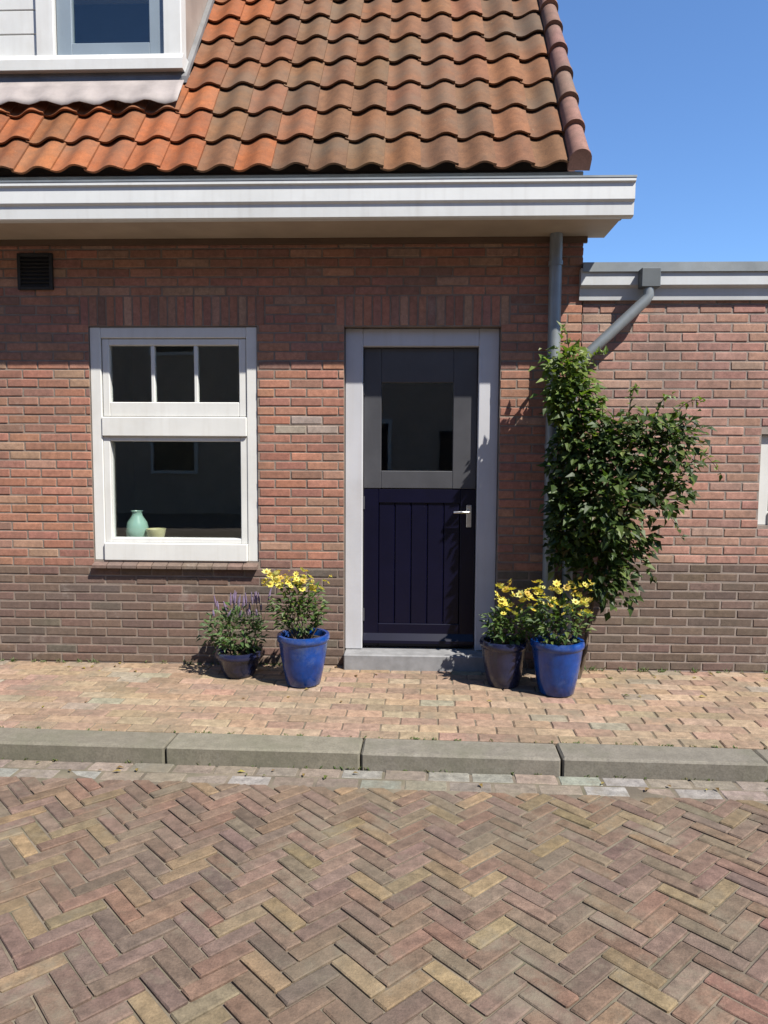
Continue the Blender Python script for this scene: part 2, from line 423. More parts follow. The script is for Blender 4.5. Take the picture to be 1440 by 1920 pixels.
# ------------------------------------------------------------------ the house
WX0, WX1, WZ0, WZ1 = -2.245, -1.073, .735, 2.36       # window opening
DX0, DX1, DZ1 = -.475, .59, 2.357                    # door opening
HX0, HX1, HTOP = -4.2, 1.127, 2.96
house = thing('brick_house', 'brown brick house with orange tiled roof, white dormer, white gutter and dark blue front door', 'house')
mb = MB()
for x0, x1, z0, z1 in ((HX0, WX0, -.1, HTOP), (WX0, WX1, -.1, WZ0), (WX0, WX1, WZ1, HTOP), (WX1, DX0, -.1, HTOP), (DX0, DX1, DZ1, HTOP), (DX1, HX1 - .004, -.1, HTOP), (DX0, DX1, -.1, -.01)):
    mb.box(x0, x1, .0045, .25, z0, z1)
wall = mb.build('wall', M['mortar'], house)
pcs = []
holes = [(WX0, WX1, WZ0 - .03, WZ1), (DX0, DX1, -.1, DZ1), (WX0 - .06, WX1 + .06, 2.372, 2.566), (DX0 - .06, DX1 + .06, 2.372, 2.566)]
i = 0; z = .034
while z < HTOP:
    course(-3.6, HX1, z, (.11 if i % 2 else 0) - 3.6, holes, PLINTH if z < .7 else BRICK, pcs)
    i += 1; z += CH
pcs = [(a, (jit((.28, .225, .19), .06) if abs(a.translation.x + .72) < .13 and abs(a.translation.z - 1.69) < .05 else c)) for a, c in pcs]    # a few paler replacement bricks
soldiers(WX0 - .055, WX1 + .055, WZ1 + .006, .195, BRICK, pcs)
soldiers(DX0 - .055, DX1 + .055, DZ1 + .008, .195, BRICK, pcs)
lay(pcs, wall, 'brick', wall_m, M['brick_v'])
# gable side and rear, plain brickwork out of the photograph's sight
side = MB()
T52 = math.tan(R(52)); EY, EZ = -.33, 3.262             # eave line of the roof surface
prof = [(.25, -.1), (6.5, -.1), (6.5, 3.0), (3.1, EZ + (3.1 - EY) * T52 - .12), (.0, EZ + (0 - EY) * T52 - .12), (.02, 2.96), (.25, 2.96)]
side.prism_x(prof, HX1 - .31, HX1 - .07)
side.prism_x(prof, HX0, HX0 + .25)
side.box(HX0, HX1, 6.5, 6.7, -.1, 3.0)
side.build('gable_wall', plain('gable_brick', (.30, .17, .125), .9, .2, 18, bmp=.4, bdist=.004), house)

# interior: dim rooms behind the window and the door
mb = MB()
for x0, x1 in ((-3.2, -.62), (-.6, .86)):
    mb.box(x0, x1, 3.3, 3.35, -.02, 2.7); mb.box(x0, x1, .25, 3.35, 2.7, 2.75)
    mb.box(x0 - .01, x0, .25, 3.35, -.02, 2.75); mb.box(x1, x1 + .01, .25, 3.35, -.02, 2.75)
mb.build('inner_wall', M['room'], house)
MB().box(-3.2, .86, .25, 3.3, -.06, 0.0).build('inner_floor', M['roomfloor'], house)
MB().bbox(WX0 + .01, WX1 - .01, .13, .42, .80, .835, .006).build('inner_sill', M['white'], house)

# ---- window
win = put('window', None, house); win.location = (WX0, .014, WZ0)
W_, H_ = WX1 - WX0, WZ1 - WZ0
FR = .078
zt0, zt1 = 1.607 - WZ0, 1.742 - WZ0                    # transom bar
mb = MB()
mb.bbox(0.002, FR, 0, .11, 0, H_ - .002, .005); mb.bbox(W_ - FR, W_ - .002, 0, .11, 0, H_ - .002, .005)
mb.bbox(FR - .001, W_ - FR + .001, .002, .108, H_ - FR, H_ - .003, .005)
mb.bbox(FR - .001, W_ - FR + .001, -.012, .108, zt0, zt1, .006)
mb.bbox(FR - .001, W_ - FR + .001, -.02, .108, .0, .125, .006)
fr_ = mb.build('window_frame', M['white'], win)
# lower fixed light: slim bead round the pane
b0 = .048; lx0, lx1, lz0, lz1 = FR, W_ - FR, .125, zt0
mb = MB()
mb.bbox(lx0, lx0 + b0, .008, .08, lz0, lz1, .004); mb.bbox(lx1 - b0, lx1, .008, .08, lz0, lz1, .004)
mb.bbox(lx0 + b0, lx1 - b0, .010, .078, lz0, lz0 + b0 * .7, .004); mb.bbox(lx0 + b0, lx1 - b0, .010, .078, lz1 - b0 * .7, lz1, .004)
mb.build('glazing_bead', M['white'], win)
MB().box(lx0 + b0 - .005, lx1 - b0 + .005, .052, .057, lz0 + .02, lz1 - .02).build('pane', M['glass'], win)
# upper casement with two glazing bars
ux0, ux1, uz0, uz1 = FR + .004, W_ - FR - .004, zt1 + .003, H_ - FR - .003
s_ = .05
mb = MB()
mb.bbox(ux0, ux0 + s_, .012, .07, uz0, uz1, .005); mb.bbox(ux1 - s_, ux1, .012, .07, uz0, uz1, .005)
mb.bbox(ux0 + s_ - .001, ux1 - s_ + .001, .013, .069, uz0, uz0 + .1, .005); mb.bbox(ux0 + s_ - .001, ux1 - s_ + .001, .013, .069, uz1 - s_ * .9, uz1, .005)
cas = mb.build('casement', M['white'], win)
third = (ux1 - ux0 - 2 * s_) / 3
for k in (1, 2):
    x = ux0 + s_ + third * k
    MB().bbox(x - .013, x + .013, .02, .062, uz0 + .098, uz1 - .044, .004).build('glazing_bar', M['white'], win)
for k in range(3):
    x = ux0 + s_ + third * k
    MB().box(x + .008, x + third - .008, .038, .043, uz0 + .09, uz1 - .04).build('pane', M['glass'], win)
# sill of brown sill tiles, one by one
ns = 11
sill_mesh = MB().prism_x([(.03, .0), (-.045, -.028), (-.045, -.048), (.03, -.03)], -.05, .05).mesh('sill_tile', M['brick_o'])
for k in range(ns):
    o = put('sill_tile', sill_mesh, house); o.location = (WX0 + (k + .5) * W_ / ns, 0, WZ0 - .001); o.color = (*jit((.14, .098, .078), .12), 1)

# ---- door
door = put('door', None, house); door.location = (DX0, .06, 0)
DW = DX1 - DX0
l0, l1, lz0, lz1 = .126, DW - .142, .115, 2.228
mb = MB()
mb.bbox(.002, l0, 0, .12, 0.108, DZ1 - .002, .006); mb.bbox(l1, DW - .002, 0, .12, 0.108, DZ1 - .002, .006)
mb.bbox(l0 - .001, l1 + .001, .002, .118, lz1 + .003, DZ1 - .003, .006)
mb.build('door_frame', M['door_white'], door)
MB().bbox(-.02 + .025, DW - .005, -.14, .12, -.02, .107, .008).build('threshold', M['bluestone'], door)
ly = .05
mb = MB()      # lower half: stiles, rails and a vertical-board panel, built in dark blue
mz = 1.25
mb.bbox(l0 + .004, l0 + .11, ly, ly + .045, lz0 + .004, mz, .004); mb.bbox(l1 - .11, l1 - .004, ly, ly + .045, lz0 + .004, mz, .004)
mb.bbox(l0 + .109, l1 - .109, ly + .001, ly + .044, mz - .1, mz - .001, .004); mb.bbox(l0 + .109, l1 - .109, ly + .001, ly + .044, lz0 + .004, lz0 + .17, .004)
mb.build('leaf_frame', M['navy'], door)
pw = (l1 - l0 - .22) / 5
pm = MB().bbox(-pw / 2 + .001, pw / 2 - .001, 0, .03, lz0 + .16, mz - .09, .006).mesh('plank', M['navy'])
for k in range(5):
    o = put('plank', pm, door); o.location = (l0 + .11 + (k + .5) * pw, ly + .012, 0)
MB().prism_x([(ly, lz0 + .1), (ly - .035, lz0 + .055), (ly - .035, lz0 + .035), (ly, lz0 + .03)], l0 + .006, l1 - .006).build('weatherboard', M['navy'], door)
g0, g1, gz0, gz1 = -.222 - DX0, .279 - DX0, 1.376, 1.99
mb = MB()
mb.bbox(l0 + .004, g0, ly - .004, ly + .045, mz + .002, lz1, .004); mb.bbox(g1, l1 - .004, ly - .004, ly + .045, mz + .002, lz1, .004)
mb.bbox(g0 - .001, g1 + .001, ly - .003, ly + .044, mz + .003, gz0, .004); mb.bbox(g0 - .001, g1 + .001, ly - .003, ly + .044, gz1, lz1 - .001, .004)
mb.build('glazing_frame', M['grey_paint'], door)
MB().box(g0 - .008, g1 + .008, ly + .018, ly + .024, gz0 - .008, gz1 + .008).build('pane', M['glass'], door)
hx = l1 - .05
hd = MB().bbox(hx - .018, hx + .018, ly - .012, ly, .98, 1.14, .004)
hd.tube([(hx, ly - .01, 1.09), (hx, ly - .05, 1.09), (hx - .015, ly - .058, 1.09), (hx - .11, ly - .058, 1.09)], .009, 10)
autosmooth(hd.build('handle', M['steel'], door))
hm = MB().tube([(0, 0, -.045), (0, 0, .045)], .009, 10).mesh('hinge', M['grey_paint'])
for z in (.35, 1.15, 1.95): o = put('hinge', hm, door); o.location = (l0 + .004, ly - .006, z)

# ---- vent
vent = MB()
vx0, vx1, vz0, vz1 = -2.72, -2.475, 2.605, 2.85
for a in ((vx0, vx0 + .022, vz0, vz1), (vx1 - .022, vx1, vz0, vz1), (vx0 + .021, vx1 - .021, vz0, vz0 + .022), (vx0 + .021, vx1 - .021, vz1 - .022, vz1)):
    vent.bbox(a[0], a[1], -.022, .004, a[2], a[3], .003)
vent.box(vx0 + .01, vx1 - .01, -.004, .003, vz0 + .01, vz1 - .01)
vo = vent.build('wall_vent', M['black'], house)
sl = MB().prism_x([(-.018, -.012), (-.003, .010), (-.002, .012), (-.020, -.010)], vx0 + .02, vx1 - .02).mesh('slat', M['black'])
for k in range(8):
    o = put('slat', sl, vo); o.location = (0, 0, vz0 + .035 + k * .025)

# ---- gutter, soffit, downpipe
GX1 = 1.324
gut = MB().prism_x([(-.385, 2.937), (-.425, 2.937), (-.44, 2.945), (-.445, 3.02), (-.458, 3.03), (-.46, 3.034), (-.46, 3.128), (-.475, 3.135), (-.475, 3.152), (-.44, 3.152), (-.44, 3.045), (-.16, 3.045), (-.16, 3.15), (-.14, 3.15), (-.14, 3.0), (-.385, 3.0)], HX0, GX1)
g_o = gut.build('gutter', M['gutter'], house)
MB().box(-.475 + GX1 + .475 - .02, GX1 - .001, -.44, -.16, 3.0, 3.13).build('gutter_end', M['gutter'], g_o)
MB().prism_x([(-.478, 3.154), (-.43, 3.154), (-.43, 3.166), (-.478, 3.166)], HX0, GX1 + .004).build('zinc_edge', M['zinc'], g_o)
MB().box(HX0, GX1 - .06, -.384, .02, 2.94, 2.965).build('soffit', M['soffit'], house)
MB().box(HX0, HX1 + .02, -.022, .006, 2.90, 2.939).build('soffit_moulding', plain('brown_paint', (.1, .06, .035), .6, .1, 4), house)
dp = MB().tube([(.93, -.075, 2.95), (.93, -.075, .0)], .042, 20)
dpo = autosmooth(dp.build('downpipe', M['zinc'], house))
for z in (2.75, 1.55, .35):
    b = MB(); b.lathe([(.044, -.014), (.0475, -.014), (.0475, .014), (.044, .014)], (.93, -.075, z), 20); b.box(.922, .938, -.03, .01, z - .008, z + .008)
    autosmooth(b.build('bracket', M['zinc'], dpo))

# ---- roof of pantiles
roof = MB().prism_x([(EY + .1, EZ + .1 * T52 - .05), (3.1, EZ + (3.1 - EY) * T52 - .05), (3.1, EZ + (3.1 - EY) * T52 - .11), (EY + .1, EZ + .1 * T52 - .11)], HX0, .97).build('roof', plain('roof_underlay', (.04, .03, .025), .9), house)
MB().prism_x([(3.1, EZ + (3.1 - EY) * T52 - .08), (6.7, 2.95), (6.7, 2.85), (3.1, EZ + (3.1 - EY) * T52 - .18)], HX0, HX1).build('rear_slope', plain('rear_tiles', (.3, .15, .09), .85, .2, 12), roof)
MB().prism_x([(-.17, 3.05), (-.215, 3.05), (-.285, 3.255), (-.26, 3.27)], HX0, 1.05).build('eave_flashing', M['zinc'], house)
TWd, GA = .2345, .335
def tile_mesh(k):
    N = 12; mb = MB(); top = []; bot = []
    us = [TWd * 1.085 * i / N for i in range(N + 1)]
    wz = random.uniform(-.0015, .0015)
    for j, v in enumerate((0, .012, .2, .385)):
        lift = .026 * (1 - v / GA)
        for u in us:
            zz = -.020 * math.sin(2 * math.pi * u / TWd) + .012 * u / TWd + lift + wz
            if u > TWd: zz = .012 * u / TWd + lift - .006 + wz
            mb.v.append((u, v, zz)); 
    n0 = len(mb.v)
    for (x, y, z) in list(mb.v): mb.v.append((x, y, z - .013))
    C = N + 1
    for j in range(3):
        for i in range(N):
            a = j * C + i
            mb.f.append((a, a + 1, a + C + 1, a + C)); mb.f.append((n0 + a + C, n0 + a + C + 1, n0 + a + 1, n0 + a))
    for i in range(N): mb.f.append((n0 + i, n0 + i + 1, i + 1, i))
    for j in range(3): mb.f.append((j * C, (j + 1) * C, n0 + (j + 1) * C, n0 + j * C)); mb.f.append((n0 + j * C + N, n0 + (j + 1) * C + N, (j + 1) * C + N, j * C + N))
    mb.c = [None] * len(mb.f)
    me = mb.mesh('roof_tile', M['tile_o'], True); me.set_sharp_from_angle(angle=R(50)); return me
tms = [tile_mesh(k) for k in range(4)]
TILE = [(3, (0.134, 0.059, 0.025)), (3, (0.122, 0.057, 0.026)), (2, (0.144, 0.061, 0.027)), (1.5, (0.109, 0.055, 0.026)), (1, (0.154, 0.065, 0.028)), (0.6, (0.089, 0.043, 0.021))]
TILEO = [(3, (0.198, 0.062, 0.020)), (2, (0.182, 0.057, 0.018)), (2, (0.226, 0.074, 0.024)), (1, (0.143, 0.052, 0.018)), (1, (0.220, 0.067, 0.023))]
DORM_X1, DORM_Y = -1.655, .30
RM = Matrix.Rotation(R(52), 4, 'X')
TX1 = .955                                            # right edge of the last tile column
for rr in range(10):
    for cc in range(21):
        x = TX1 - (cc + 1) * TWd; y = EY + rr * GA * math.cos(R(52)); z = EZ + rr * GA * math.sin(R(52))
        if x + TWd * .92 < DORM_X1 + .02 and y > DORM_Y - .12: continue
        o = put('roof_tile', random.choice(tms), roof)
        o.matrix_basis = Matrix.Translation((x, y, z)) @ RM @ Matrix.Rotation(R(random.gauss(0, .7)), 4, 'Z') @ Matrix.Translation((random.gauss(0, .0015), random.gauss(0, .006), random.uniform(-.001, .003)))
        near = max(0, min(1, (-1.15 - x) / .5))
        o.color = (*(pick(TILEO) if random.random() < near + (.12 if rr == 0 else 0) + .04 else pick(TILE)), 1)
# raised half-round tiles along the verge
vm = MB()
prof = [(.062 * math.cos(math.pi * k / 10), .062 * math.sin(math.pi * k / 10)) for k in range(11)]
ring = []
for v, s_ in ((0, 1.1), (.03, 1.1), (.032, 1.03), (.36, .94)):
    ring.append([(p[0] * s_, v, p[1] * s_ + .02) for p in prof] + [(-.062 * s_, v, -.05), ] + [(.062 * s_, v, -.05)])
n_ = len(ring[0])
for k in range(len(ring)): vm.v += ring[k]
for k in range(len(ring) - 1):
    for i in range(n_):
        a, b = k * n_ + i, k * n_ + (i + 1) % n_
        vm.f.append((b, a, a + n_, b + n_))
vm.f += [tuple(range(n_)), tuple(range(len(vm.v) - 1, len(vm.v) - 1 - n_, -1))]
vm.c = [None] * len(vm.f)
vme = vm.mesh('verge_tile', M['tile_o'], True); vme.set_sharp_from_angle(angle=R(40))
for rr in range(10):
    o = put('verge_tile', vme, roof)
    o.matrix_basis = Matrix.Translation((1.012, EY + rr * GA * math.cos(R(52)), EZ + rr * GA * math.sin(R(52)))) @ RM @ Matrix.Translation((0, 0, .035)) @ Matrix.Rotation(R(-3.5), 4, 'X')
    o.color = (*jit((.18, .095, .072), .15), 1)

# ---- dormer
dorm = put('dormer', None, house); dorm.location = (0, DORM_Y, 0)
ZS0, ZS1, ZT = 4.183, 4.30, 5.45
mb = MB()       # frame posts, sill and head
for x0, x1 in ((-1.785, DORM_X1), (-2.70, -2.57), (-3.62, -3.49)):
    mb.bbox(x0, x1, 0, .12, ZS1 - .002, ZT, .006)
mb.bbox(-3.62, DORM_X1, .003, .118, ZT - .1, ZT + .05, .006)
mb.build('dormer_frame', M['white'], dorm)
MB().prism_x([(.12, ZS1), (-.02, ZS1 - .004), (-.05, ZS0 + .07), (-.05, ZS0), (.12, ZS0)], -3.64, DORM_X1 + .02).build('dormer_sill', M['white'], dorm)
MB().prism_x([(.02, ZS0 - .001), (.0, ZS0 - .001), (-.03, ZS0 - .2), (.0, ZS0 - .2)], -3.62, DORM_X1).build('lead_upstand', M['lead'], dorm)
sash = MB()
cx0, cx1, cz0, cz1 = -2.565, -1.79, ZS1 + .003, ZT - .11
gx0, gx1, gz0_ = -2.455, -1.895, 4.405
sash.bbox(cx0, gx0, .035, .085, cz0, cz1, .004); sash.bbox(gx1, cx1, .035, .085, cz0, cz1, .004)
sash.bbox(gx0 - .001, gx1 + .001, .036, .084, cz0, gz0_, .004); sash.bbox(gx0 - .001, gx1 + .001, .036, .084, cz1 - .1, cz1, .004)
sash.build('casement', plain('casement_grey', (0.184, 0.224, 0.256), .4, .05, 4), dorm)  # one even blue-grey over the whole casement
MB().box(gx0 - .01, gx1 + .01, .058, .064, gz0_ - .01, cz1 - .09).build('pane', M['glass'], dorm)
for k in range(6):      # boarded panel left of the window
    z0 = ZS1 + .003 + k * .165
    MB().bbox(-3.49, -2.70, .03, .06, z0, z0 + .162, .006).build('board', M['white'], dorm)
zr = EZ + (DORM_Y - EY) * T52
yb = (ZT - zr) / T52
for x in (DORM_X1 - .03, -3.62):
    MB().prism_x([(.12, zr - .15 + .12 * T52), (.12, ZT), (yb + .2, ZT), (yb + .2, ZT - .05)], x, x + .03).build('cheek', M['cheek'], dorm)
MB().box(-3.78, DORM_X1 + .16, -.16, yb + .35, ZT + .051, ZT + .2).build('dormer_roof', M['white'], dorm)
dk = MB().box(-3.4, -1.7, .9, .95, 4.0, 5.44); dk.box(-3.4, -1.7, .12, .9, 4.0, 4.05); dk.build('inner_wall', M['room'], dorm)
# lead apron dressed down over the tiles, and soakers beside the cheek
ap = MB(); na = 48
for k in range(na + 1):
    x = -3.75 + (DORM_X1 + .045 + 3.75) * k / na
    wv = .012 * math.sin(2 * math.pi * x / TWd) + .004 * math.sin(9 * x)
    for s_ in range(5):
        d = .05 + s_ * .068
        y = -d * math.cos(R(52)) ; zz = zr - d * math.sin(R(52))
        h = .082 + wv * (s_ / 4) * 1.2 - (.004 if s_ == 4 else 0)
        ap.v.append((x, y - h * math.sin(R(52)), zz + h * math.cos(R(52))))
for k in range(na):
    for s_ in range(4): a = k * 5 + s_; ap.f.append((a, a + 1, a + 6, a + 5))
ap.c = [None] * len(ap.f)
apo = ap.build('lead_apron', plain('pale_lead', (0.248, 0.216, 0.2), .65, .15, 6, bmp=.15, bdist=.006), dorm, True)
sol = apo.modifiers.new('thickness', 'SOLIDIFY'); sol.thickness = .004
sk = MB().prism_x([(-.02, zr + .03), (1.2, zr + .03 + 1.22 * T52), (1.2, zr + .075 + 1.22 * T52), (-.02, zr + .075)], DORM_X1 + .003, DORM_X1 + .04)
sk.build('side_flashing', M['lead'], dorm)

# ================================================================== unseen terrace behind the camera, added to deepen the shade and darken reflections
opp = thing('added_terrace', 'brick terrace added behind the viewer to block sky light, seen only in the panes', 'building', (0, -14.5, 0))
bt = plain('terrace_brick', (.38, .30, .24), .9, .2, 8, bmp=.3)
MB().box(-30, 30, -8, 0, RZ - .1, 6.6).build('wall', bt, opp)
MB().prism_x([(.35, 6.55), (-4, 10.6), (-8.35, 6.55)], -30, 30).build('roof', plain('terrace_tiles', (.12, .07, .05), .85, .2, 8), opp)
gm = MB().bbox(-.65, .65, 0, .05, -.75, .75, .02).mesh('window_frame', M['white']); pm_ = MB().box(-.55, .55, .052, .06, -.65, .65).mesh('pane', M['navy'])
dm = MB().bbox(-.5, .5, 0, .06, 0, 2.2, .02).mesh('door', M['navy'])
for k in range(-5, 6):
    for dx, z in ((-1.2, 1.65), (1.2, 4.8), (-1.2, 4.8)):
        f = put('window', gm, opp); f.location = (k * 5.2 + dx, .002, z); g_ = put('pane', pm_, f)
    f = put('door', dm, opp); f.location = (k * 5.2 + 1.2, .002, RZ)

# ================================================================== the low building on the right
nb = thing('low_brick_building', 'low flat-roofed pink brick building with pale fascia joined to the house', 'building')
NX0, NX1, NZ = 1.133, 3.9, 2.60
RX0, RZ0, RZ1 = 2.352, 1.02, 1.64
nm = MB()
for x0, x1, z0, z1 in ((NX0, RX0, -.1, NZ), (RX0, 3.4, -.1, RZ0), (RX0, 3.4, RZ1, NZ), (3.4, NX1, -.1, NZ)): nm.box(x0, x1, .015, .25, z0, z1)
nm.box(NX0, NX0 + .2, .25, 4.2, -.1, NZ); nm.box(NX1 - .2, NX1, .25, 4.2, -.1, NZ); nm.box(NX0, NX1, 4.2, 4.4, -.1, NZ)
nw = nm.build('wall', M['mortar_light'], nb)
pcs = []; i = 0; z = .034
while z < NZ - .03:
    q = []
    course(NX0, 3.3, z, (.11 if i % 2 else 0) + NX0, [(RX0, 3.4, RZ0, RZ1)], PLINTH2 if z < .73 else PINK, q)
    pcs += [(Matrix.Translation((0, .011, 0)) @ a, c) for a, c in q]
    i += 1; z += CH
lay(pcs, nw, 'brick', wall_m, M['brick_v'])
MB().prism_x([(.018, 2.525), (-.012, 2.525), (-.02, 2.60), (-.045, 2.612), (-.05, 2.617), (-.05, 2.725), (.3, 2.725), (.3, 2.6), (.02, 2.6)], NX0 - .03, NX1 + .05).build('fascia', M['grey_white'], nb)
MB().prism_x([(-.065, 2.70), (-.058, 2.70), (-.058, 2.745), (.35, 2.745), (.35, 2.76), (-.065, 2.76)], NX0 - .02, NX1 + .06).build('roof_trim', M['zinc'], nb)
MB().box(NX0, NX1, .29, 4.4, 2.6, 2.72).build('flat_roof', M['roof_flat'], nb)
w2 = put('window', None, nb); w2.location = (RX0, .05, RZ0)
mb = MB(); ww, wh = 1.04, RZ1 - RZ0
mb.bbox(.002, .08, 0, .1, 0, wh - .003, .005); mb.bbox(ww - .08, ww, 0, .1, 0, wh - .003, .005); mb.bbox(.079, ww - .079, .002, .098, wh - .08, wh - .004, .005); mb.bbox(.079, ww - .079, -.015, .098, 0, .09, .005)
mb.build('window_frame', M['white'], w2)
MB().box(.07, ww - .07, .05, .056, .08, wh - .07).build('pane', M['glass'], w2)
MB().box(RX0 - .2, 3.6, 1.2, 1.25, .2, 2.5).build('inner_wall', M['room'], nb)
# outlet box and downpipe with its diagonal offset
MB().bbox(1.475, 1.60, -.13, -.051, 2.585, 2.71, .006).build('rain_outlet', plain('dark_zinc', (.075, .085, .09), .5, .1, 6), nb)
PX = 1.055
pth = [(1.535, -.09, 2.60), (1.535, -.09, 2.54), (1.515, -.09, 2.505), (1.09, -.085, 2.10), (PX, -.08, 2.05), (PX, -.08, 0)]
npo = autosmooth(MB().tube(pth, .036, 18).build('downpipe', M['zinc'], nb))
for z in (1.9, 1.0, .3):
    b = MB().lathe([(.037, -.012), (.041, -.012), (.041, .012), (.037, .012)], (PX, -.08, z), 18); b.box(PX - .008, PX + .008, -.045, .01, z - .008, z + .008)
    autosmooth(b.build('bracket', M['zinc'], npo))

# ================================================================== plants
def leaf(mb, p, d, nrm, L, Wd, c, fold=.25):
    """a folded, pointed leaf: six corners, four faces"""
    d = d.normalized(); s = d.cross(nrm)
    if s.length < 1e-4: s = d.orthogonal()
    s.normalize(); nn = s.cross(d)
    droop = -nn * L * .12
    a = p; m1 = p + d * L * .45; t = p + d * L + droop
    l = p + d * L * .4 + s * Wd * .5 + nn * Wd * fold; r_ = p + d * L * .4 - s * Wd * .5 + nn * Wd * fold
    mb.add([a, l, t, r_, m1], [(0, 4, 1), (1, 4, 2), (0, 3, 4), (3, 2, 4)], c)
def rnd_dir(up=0):
    while True:
        v = Vector((random.uniform(-1, 1), random.uniform(-1, 1), random.uniform(-1, 1)))
        if .05 < v.length < 1: break
    v.normalize(); v.z += up; return v.normalized()

# climber: stems up the downpipes, foliage leaning out and to the right
cl = thing('climbing_plant', 'tall leafy green climber on the downpipes at the corner, right of the door', 'plant', (1.12, -.2, 0))
O = Vector((1.12, -.2, 0))
stems = MB(); tips = []
def stem(pts, r0, r1):
    pts = [Vector(p) - O for p in pts]; P = []
    for i in range(len(pts) - 1):
        for k in range(5):
            t = k / 5; P.append(pts[i].lerp(pts[i + 1], t) + rnd_dir() * .008)
    P.append(pts[-1]); stems.tube(P, [r0 + (r1 - r0) * i / (len(P) - 1) for i in range(len(P))], 7); tips.append(P)
stem([(1.12, -.2, 0), (1.1, -.2, .5), (1.05, -.18, 1.1), (1.0, -.17, 1.7), (.99, -.18, 2.15)], .016, .006)
stem([(1.13, -.19, 0), (1.2, -.22, .55), (1.33, -.28, 1.05), (1.55, -.32, 1.55), (1.72, -.34, 1.72)], .015, .005)
stem([(1.2, -.22, .55), (1.25, -.26, 1.0), (1.3, -.26, 1.5), (1.35, -.24, 1.78)], .010, .004)
stem([(1.1, -.2, .5), (1.18, -.25, .9), (1.2, -.28, 1.4), (1.22, -.26, 1.7)], .010, .004)
stem([(1.33, -.28, 1.05), (1.6, -.3, 1.2), (1.78, -.3, 1.45)], .008, .003)
autosmooth(stems.build('stem', M['bark'], cl), 60)
G_SHADE = [(1.6, (0.092, 0.132, 0.035)), (0.7, (0.123, 0.158, 0.048)), (3, (0.032, 0.057, 0.012)), (3, (0.026, 0.048, 0.011)), (2, (0.043, 0.075, 0.016)), (1.2, (0.062, 0.092, 0.023)), (1, (0.018, 0.034, 0.011)), (0.3, (0.068, 0.057, 0.023))]  # greens darkened to stand for self-shadow, a few bright ones for lit leaves
G_LIT = [(3, (0.113, 0.161, 0.030)), (3, (0.090, 0.143, 0.026)), (2, (0.143, 0.180, 0.045)), (1, (0.067, 0.113, 0.022))]  # brighter greens, sunlight put into the colour of the top leaves
fol = MB()
# clumps: centre, radii, leaves, palette
CL = [((.95, -.22, 1.4), (.09, .1, .33), 150, G_SHADE), ((.97, -.22, .95), (.1, .09, .25), 130, G_SHADE), ((1.06, -.26, 1.55), (.15, .15, .3), 260, G_SHADE), ((1.0, -.24, 1.85), (.13, .12, .25), 150, G_SHADE), ((1.25, -.36, 1.5), (.2, .12, .25), 240, G_SHADE), ((1.02, -.3, 1.1), (.13, .14, .3), 200, G_SHADE), ((1.2, -.24, .78), (.18, .12, .2), 240, G_SHADE), ((1.22, -.42, 1.18), (.22, .15, .22), 260, G_SHADE), ((.98, -.2, 2.03), (.14, .11, .20), 230, G_LIT), ((1.02, -.22, 1.82), (.17, .12, .18), 260, G_LIT), ((1.10, -.22, 1.6), (.18, .14, .2), 220, G_SHADE),
      ((1.42, -.26, 1.66), (.28, .16, .10), 330, G_SHADE), ((1.62, -.3, 1.62), (.22, .14, .13), 240, G_SHADE), ((1.50, -.28, 1.48), (.3, .18, .16), 380, G_SHADE),
      ((1.28, -.25, 1.34), (.27, .17, .22), 420, G_SHADE), ((1.55, -.28, 1.25), (.22, .16, .16), 280, G_SHADE), ((1.2, -.24, 1.02), (.22, .15, .24), 330, G_SHADE),
      ((1.38, -.25, .95), (.19, .13, .2), 230, G_SHADE), ((1.30, -.22, .66), (.16, .12, .18), 150, G_SHADE), ((1.0, -.2, 1.3), (.12, .1, .25), 120, G_SHADE), ((1.70, -.3, 1.42), (.1, .1, .14), 60, G_SHADE)]
for c, rad, cnt, pal in CL:
    c = Vector((c[0], c[1] - (.09 if c[2] < 1.78 else .06), c[2])) - O
    for k in range(int(cnt * (1.12 if c.x + O.x < 1.27 else .72))):
        d = rnd_dir(); rr_ = random.random() ** .45
        p = c + Vector((d.x * rad[0], d.y * rad[1], d.z * rad[2])) * rr_
        if random.random() < .06: p += d * random.uniform(.03, .1)
        if p.y + O.y > -.015: p.y = -.02 - O.y - random.random() * .05
        out = Vector((d.x, d.y - .5, d.z * .4 - .25)) + rnd_dir() * .7
        L = random.choice((random.uniform(.03, .05), random.uniform(.05, .075), random.uniform(.07, .095)))
        leaf(fol, p, out, Vector((random.uniform(-.4, .4), -.5, .8)), L, L * random.uniform(.5, .68), pick(pal))
for (p0, p1) in (((1.0, -.28, 2.1), (.93, -.32, 2.33)), ((1.08, -.28, 2.0), (1.2, -.36, 2.16)), ((1.35, -.36, 1.72), (1.38, -.42, 1.95)), ((1.6, -.38, 1.7), (1.78, -.46, 1.86)), ((1.7, -.38, 1.5), (1.9, -.46, 1.42)), ((1.5, -.36, 1.2), (1.68, -.44, 1.02)),
                 ((1.0, -.3, 1.5), (.86, -.38, 1.52)), ((1.2, -.34, 1.7), (1.16, -.42, 1.88)), ((1.4, -.32, .9), (1.55, -.4, .72)), ((1.0, -.3, 1.15), (.88, -.4, 1.02)), ((1.5, -.38, 1.68), (1.58, -.46, 1.9))):
    p0, p1 = Vector(p0) - O, Vector(p1) - O; sh = []
    for k in range(9):
        t_ = k / 8; p = p0.lerp(p1, t_) + Vector((0, 0, .05 * math.sin(t_ * 3.1) - .04 * t_ * t_)); sh.append(p)
        for q in range(2): leaf(fol, p, rnd_dir(.1), Vector((0, -.4, .9)), random.uniform(.03, .06), random.uniform(.02, .035), pick(G_LIT if p.z > 1.4 else G_SHADE))
    MB().tube(sh, [.0035 - .0003 * k for k in range(9)], 5).build('shoot', M['bark'], cl)
